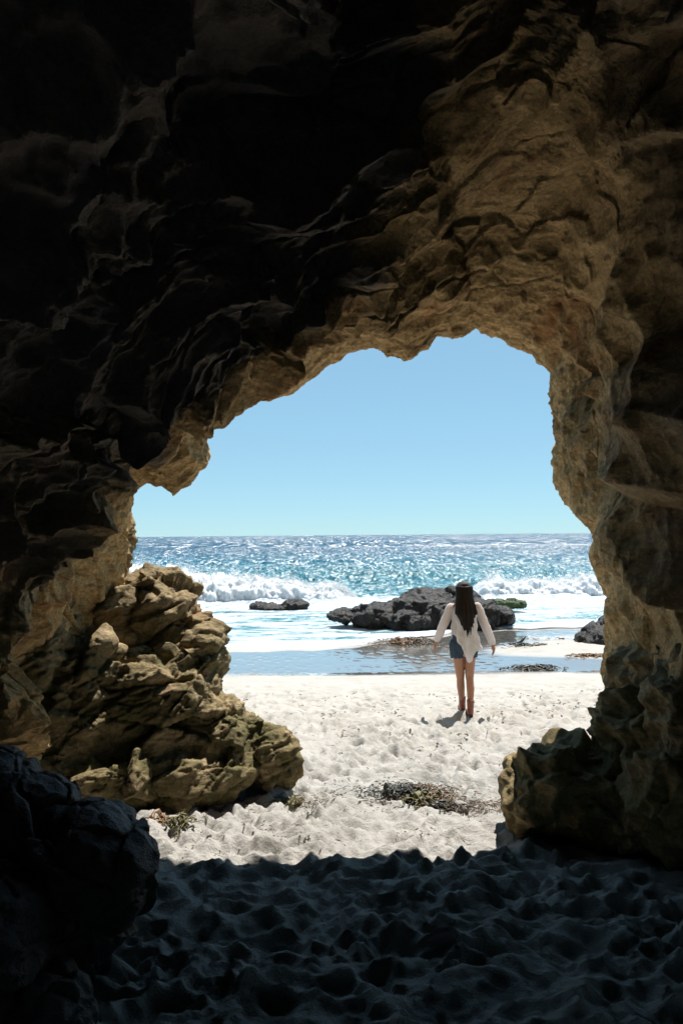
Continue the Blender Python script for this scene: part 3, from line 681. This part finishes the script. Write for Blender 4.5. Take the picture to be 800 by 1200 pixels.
def person():
    f = at(545.5, 838, 9.5); f[2] = sand_z(f[0], f[1])
    root = empty('person', f, 'woman with long dark hair walking towards the sea in white shirt and denim shorts', 'person')
    skin = plain('tanned_skin', (.40, .20, .125), .5, .06, 9); skin_b = skin.node_tree.nodes['Principled BSDF']
    skin_b.inputs['Subsurface Weight'].default_value = .12; skin_b.inputs['Subsurface Radius'].default_value = (.02, .008, .004)
    LS, RS = (-.175, 0, 1.315), (.15, 0, 1.325); LE, RE = (-.275, -.02, 1.10), (.245, .0, 1.10); LW, RW = (-.345, .04, .905), (.345, .03, .86)
    seg = [((-.02, 0, .90), (-.015, .0, .80), .115, .105), ((-.02, 0, .90), (-.015, 0, 1.10), .12, .105), ((-.015, 0, 1.10), (-.01, 0, 1.27), .105, .13), (LS, RS, .055, .055), ((-.01, 0, 1.32), (-.012, .015, 1.42), .055, .05),
           (LS, LE, .047, .037), (LE, LW, .036, .024), (RS, RE, .047, .037), (RE, RW, .036, .024),
           ((-.095, 0, .82), (-.055, .055, .45), .081, .052), ((-.055, .055, .45), (-.05, .06, .33), .048, .050), ((-.05, .06, .33), (-.030, .085, .10), .050, .030),
           ((.06, 0, .82), (.050, .0, .45), .080, .051), ((.050, -.01, .45), (.050, -.06, .33), .047, .049), ((.050, -.06, .33), (.036, -.13, .11), .049, .030)]
    def hand(w, d, side):
        w = Vector(w); d = Vector(d).normalized(); pr = Vector((0, 1, 0)); nrm = d.cross(pr).normalized(); pr = nrm.cross(d)
        palm = w + d * .07; s = [(w, palm - d * .01, .022, .026), (w + pr * .016, palm + pr * .022, .018, .018), (w - pr * .016, palm - pr * .022, .018, .017)]
        for k, (o_, L) in enumerate(((.031, .068), (.011, .078), (-.010, .072), (-.030, .055))):
            a = palm + pr * o_; b = a + d * L * .55 + nrm * side * .006 + pr * o_ * .12; c = b + d * L * .42 + nrm * side * (.016 + .004 * k)
            s += [(a, b, .0095, .0085), (b, c, .0085, .0065)]
        a = w + d * .02 + pr * .022; b = a + d * .03 + pr * .028; c = b + d * .028 + pr * .008; s += [(a, b, .012, .010), (b, c, .010, .0075)]
        return s
    seg += hand(LW, (-.38, .1, -1), 1) + hand(RW, (.16, .05, -1), -1)
    def head(bm):
        ell(bm, (-.012, .01, 1.525), (.073, .092, .108)); ell(bm, (-.012, .055, 1.465), (.045, .045, .050)); ell(bm, (-.012, .108, 1.505), (.011, .018, .020)); ell(bm, (-.012, .09, 1.472), (.022, .016, .008))
        for sx in (-1, 1): ell(bm, (-.012 + sx * .074, .012, 1.515), (.010, .018, .030))
    body = link('body', capsules('body', seg, .0052, 5, head), skin, root)
    eye = plain('eye', (.75, .73, .70), .3, .1)
    for sx in (-1, 1):
        bm = bmesh.new(); ell(bm, (-.012 + sx * .030, .092, 1.525), (.012, .012, .009), 2); me = bpy.data.meshes.new('eye'); bm.to_mesh(me); bm.free(); link('eye', me, eye, root)
    # shirt
    t = NT('white_linen'); c = t.ramp(t.noise(40, 4), [(.3, (.92, .90, .91)), (.7, (.96, .95, .96))]); t.out(c, .85, t.bump(t.noise(28, 6, .6, (1, 1, .35)), .5, .02), .2)
    tr = t.n('ShaderNodeBsdfTranslucent'); tr.inputs[0].default_value = (.92, .87, .86, 1); mx = t.n('ShaderNodeMixShader'); mx.inputs[0].default_value = .5
    outn = [n for n in t.t.nodes if n.type == 'OUTPUT_MATERIAL'][0]; t.l(t.b.outputs[0], mx.inputs[1]); t.l(tr.outputs[0], mx.inputs[2]); t.l(mx.outputs[0], outn.inputs[0])
    def torso(bm):
        nph, nz = 96, 60; outer, inner = [], []
        for i in range(nph):
            ph = 2 * math.pi * i / nph; cx, sy = math.cos(ph), math.sin(ph)
            xe = cx * .17 - .005
            if sy < .15: hem = float(np.interp(xe, [-.20, -.15, -.05, .005, .045, .075, .12, .20], [1.02, .97, .82, .675, .665, .765, .80, .81]))
            else: hem = .95
            co, ci = [], []
            for j in range(nz):
                v = j / (nz - 1); z = 1.375 + (hem - 1.375) * v
                rx = float(np.interp(z, [.66, .85, 1.0, 1.15, 1.28, 1.33, 1.38], [.150, .148, .145, .143, .158, .138, .06])); ry = float(np.interp(z, [.66, .85, 1.0, 1.15, 1.28, 1.34, 1.38], [.165, .16, .145, .135, .125, .095, .055]))
                if z < 1.0 and cx > .3 and sy < .2: rx += (1.0 - z) * .30
                fold = .013 * v * math.sin(ph * 9 + 3 * z) + .010 * v * math.sin(ph * 17 + 9 * z) + .006 * math.sin(z * 42 + ph * 4)
                for lst, off in ((co, 0), (ci, -.009)): lst.append(bm.verts.new((-.012 + cx * (rx + fold + off), sy * (ry + fold + off) - .005, z)))
            outer.append(co); inner.append(ci)
        for i in range(nph):
            k = (i + 1) % nph
            for j in range(nz - 1):
                bm.faces.new((outer[i][j], outer[i][j + 1], outer[k][j + 1], outer[k][j])); bm.faces.new((inner[i][j], inner[k][j], inner[k][j + 1], inner[i][j + 1]))
            bm.faces.new((outer[i][-1], inner[i][-1], inner[k][-1], outer[k][-1])); bm.faces.new((outer[i][0], outer[k][0], inner[k][0], inner[i][0]))
    V = Vector
    slv = []
    for S, E, W in ((LS, LE, LW), (RS, RE, RW)):
        S, E, W = V(S), V(E), V(W); W = E.lerp(W, .90)
        slv += [(S, S.lerp(E, .5), .058, .050), (S.lerp(E, .5), E, .050, .049), (E, E.lerp(W, .55), .049, .048), (E.lerp(W, .55), E.lerp(W, .9), .047, .040), (E.lerp(W, .9), W, .040, .038)]
    me = capsules('shirt', slv, .0050, 3, torso)
    displace(me, lambda p: .007 * ridged(warp(p * np.array([9, 9, 5], np.float32), .5, .5), 2) * (1 - sstep(1.28, 1.36, p[:, 2])))
    link('shirt', me, t.m, root)
    # denim shorts
    sh = [((-.02, 0, .96), (-.02, 0, .86), .132, .145), ((-.02, 0, .86), (-.02, 0, .83), .145, .12), ((-.095, 0, .85), (-.090, .005, .735), .102, .093), ((.062, 0, .85), (.058, 0, .735), .100, .090)]
    me = capsules('shorts', sh, .006, 3)
    p = vco(me); p[:, 2] = np.maximum(p[:, 2], .703 + .006 * np.sin(p[:, 0] * 160)); p[:, 1] *= .92; me.vertices.foreach_set('co', p.ravel())
    displace(me, lambda p: .005 * ridged(p * np.array([14, 14, 9], np.float32), 2)); link('shorts', me, plain('blue_denim', (.018, .045, .075), .8, .4, 60), root)
    # hair: overlapping locks falling down the back
    rr = random.Random(5); locks = []
    for k in range(46):
        u = k / 45 * 2 - 1; x0 = -.012 + u * .080; y0 = -.055 * math.sqrt(max(0, 1 - u * u)) - .03
        xm = -.010 + u * .118 + rr.uniform(-.012, .012); end = 1.02 + .22 * abs(u) ** 1.5 + rr.uniform(-.06, .05); xe = .0 + u * .085 + rr.uniform(-.02, .02) + .015
        ym = -.135 - .02 * (1 - u * u) + rr.uniform(-.01, .01)
        locks += [((x0, y0, 1.56), (x0 * 1.1, y0 - .035, 1.44), .030, .024), ((x0 * 1.1, y0 - .035, 1.44), (xm, ym, 1.26), .024, .020), ((xm, ym, 1.26), (xe, ym - .012, end), .020, .005)]
    for sx in (-1, 1): locks += [((-.012 + sx * .07, .0, 1.56), (-.012 + sx * .088, -.02, 1.40), .024, .02), ((-.012 + sx * .088, -.02, 1.40), (-.0 + sx * .125, -.08, 1.24), .02, .008)]
    def scalp(bm): ell(bm, (-.012, -.012, 1.535), (.084, .090, .104))
    hm = plain('dark_hair', (.008, .0055, .0045), .5, .6, 50)
    hm.node_tree.nodes['Principled BSDF'].inputs['Specular IOR Level'].default_value = .14
    link('hair', capsules('hair', locks, .0052, 1, scalp), hm, root)
    # dark cap worn to the front, strap across the back
    capm = plain('dark_cap', (.030, .028, .026), .75, .3, 40)
    bm = bmesh.new(); rings = []
    for j in range(9):
        a = j / 8 * math.pi / 2; rings.append([bm.verts.new((-.012 + .098 * math.cos(a) * math.cos(t_), .0 + .112 * math.cos(a) * math.sin(t_), 1.548 + .100 * math.sin(a))) for t_ in np.linspace(0, 2 * math.pi, 28, endpoint=False)])
    for a, b in zip(rings, rings[1:]):
        for i in range(28): bm.faces.new((a[i], a[(i + 1) % 28], b[(i + 1) % 28], b[i]))
    bmesh.ops.remove_doubles(bm, verts=bm.verts, dist=1e-4); bm.faces.ensure_lookup_table()
    kill = [fc for fc in bm.faces if fc.calc_center_median().y < -.06 and abs(fc.calc_center_median().x + .012) < .034 and 1.56 < fc.calc_center_median().z < 1.60]
    bmesh.ops.delete(bm, geom=kill, context='FACES')
    bmesh.ops.solidify(bm, geom=bm.faces[:], thickness=.005)
    me = bpy.data.meshes.new('cap'); bm.to_mesh(me); bm.free(); me.polygons.foreach_set('use_smooth', [True] * len(me.polygons)); cap = link('cap', me, capm, root)
    bm = bmesh.new(); g = [[bm.verts.new((-.012 + (.085 - .018 * (v ** 2)) * math.sin(u), .055 + (.05 + .075 * v) * math.cos(u) * 1.0, 1.552 - .012 * v - .02 * math.sin(u) ** 2 * v)) for u in np.linspace(-1.35, 1.35, 16)] for v in np.linspace(0, 1, 6)]
    for a, b in zip(g, g[1:]):
        for i in range(15): bm.faces.new((a[i], a[i + 1], b[i + 1], b[i]))
    bmesh.ops.solidify(bm, geom=bm.faces[:], thickness=.004)
    me = bpy.data.meshes.new('brim'); bm.to_mesh(me); bm.free(); link('brim', me, capm, cap)
    # ankle boots
    bmat = plain('brown_leather', (.25, .085, .05), .5, .3, 40); sole = plain('dark_sole', (.05, .035, .03), .7, .3)
    for x, y, xa, ya in ((-.022, .10, -.030, .085), (.040, -.12, .036, -.13)):
        def foot(bm, x=x, y=y): ell(bm, (x, y + .12, .035), (.043, .085, .033)); ell(bm, (x, y + .02, .045), (.036, .05, .042))
        me = capsules('boot', [((xa, ya, .195), (xa, ya, .10), .046, .040), ((xa, ya, .10), (x, y + .0, .045), .040, .036), ((x, y, .05), (x, y + .12, .035), .036, .034)], .005, 3, foot)
        p = vco(me); p[:, 2] = np.clip(p[:, 2], .016, .205); me.vertices.foreach_set('co', p.ravel()); b = link('boot', me, bmat, root)
        def sl(bm, x=x, y=y): ell(bm, (x, y + .12, .012), (.044, .088, .018)); ell(bm, (x, y - .005, .02), (.032, .036, .028))
        me = capsules('sole', [((x, y, .012), (x, y + .12, .010), .030, .034)], .006, 2, sl); p = vco(me); p[:, 2] = np.clip(p[:, 2], -.012, .020); me.vertices.foreach_set('co', p.ravel()); link('sole', me, sole, b)
person()
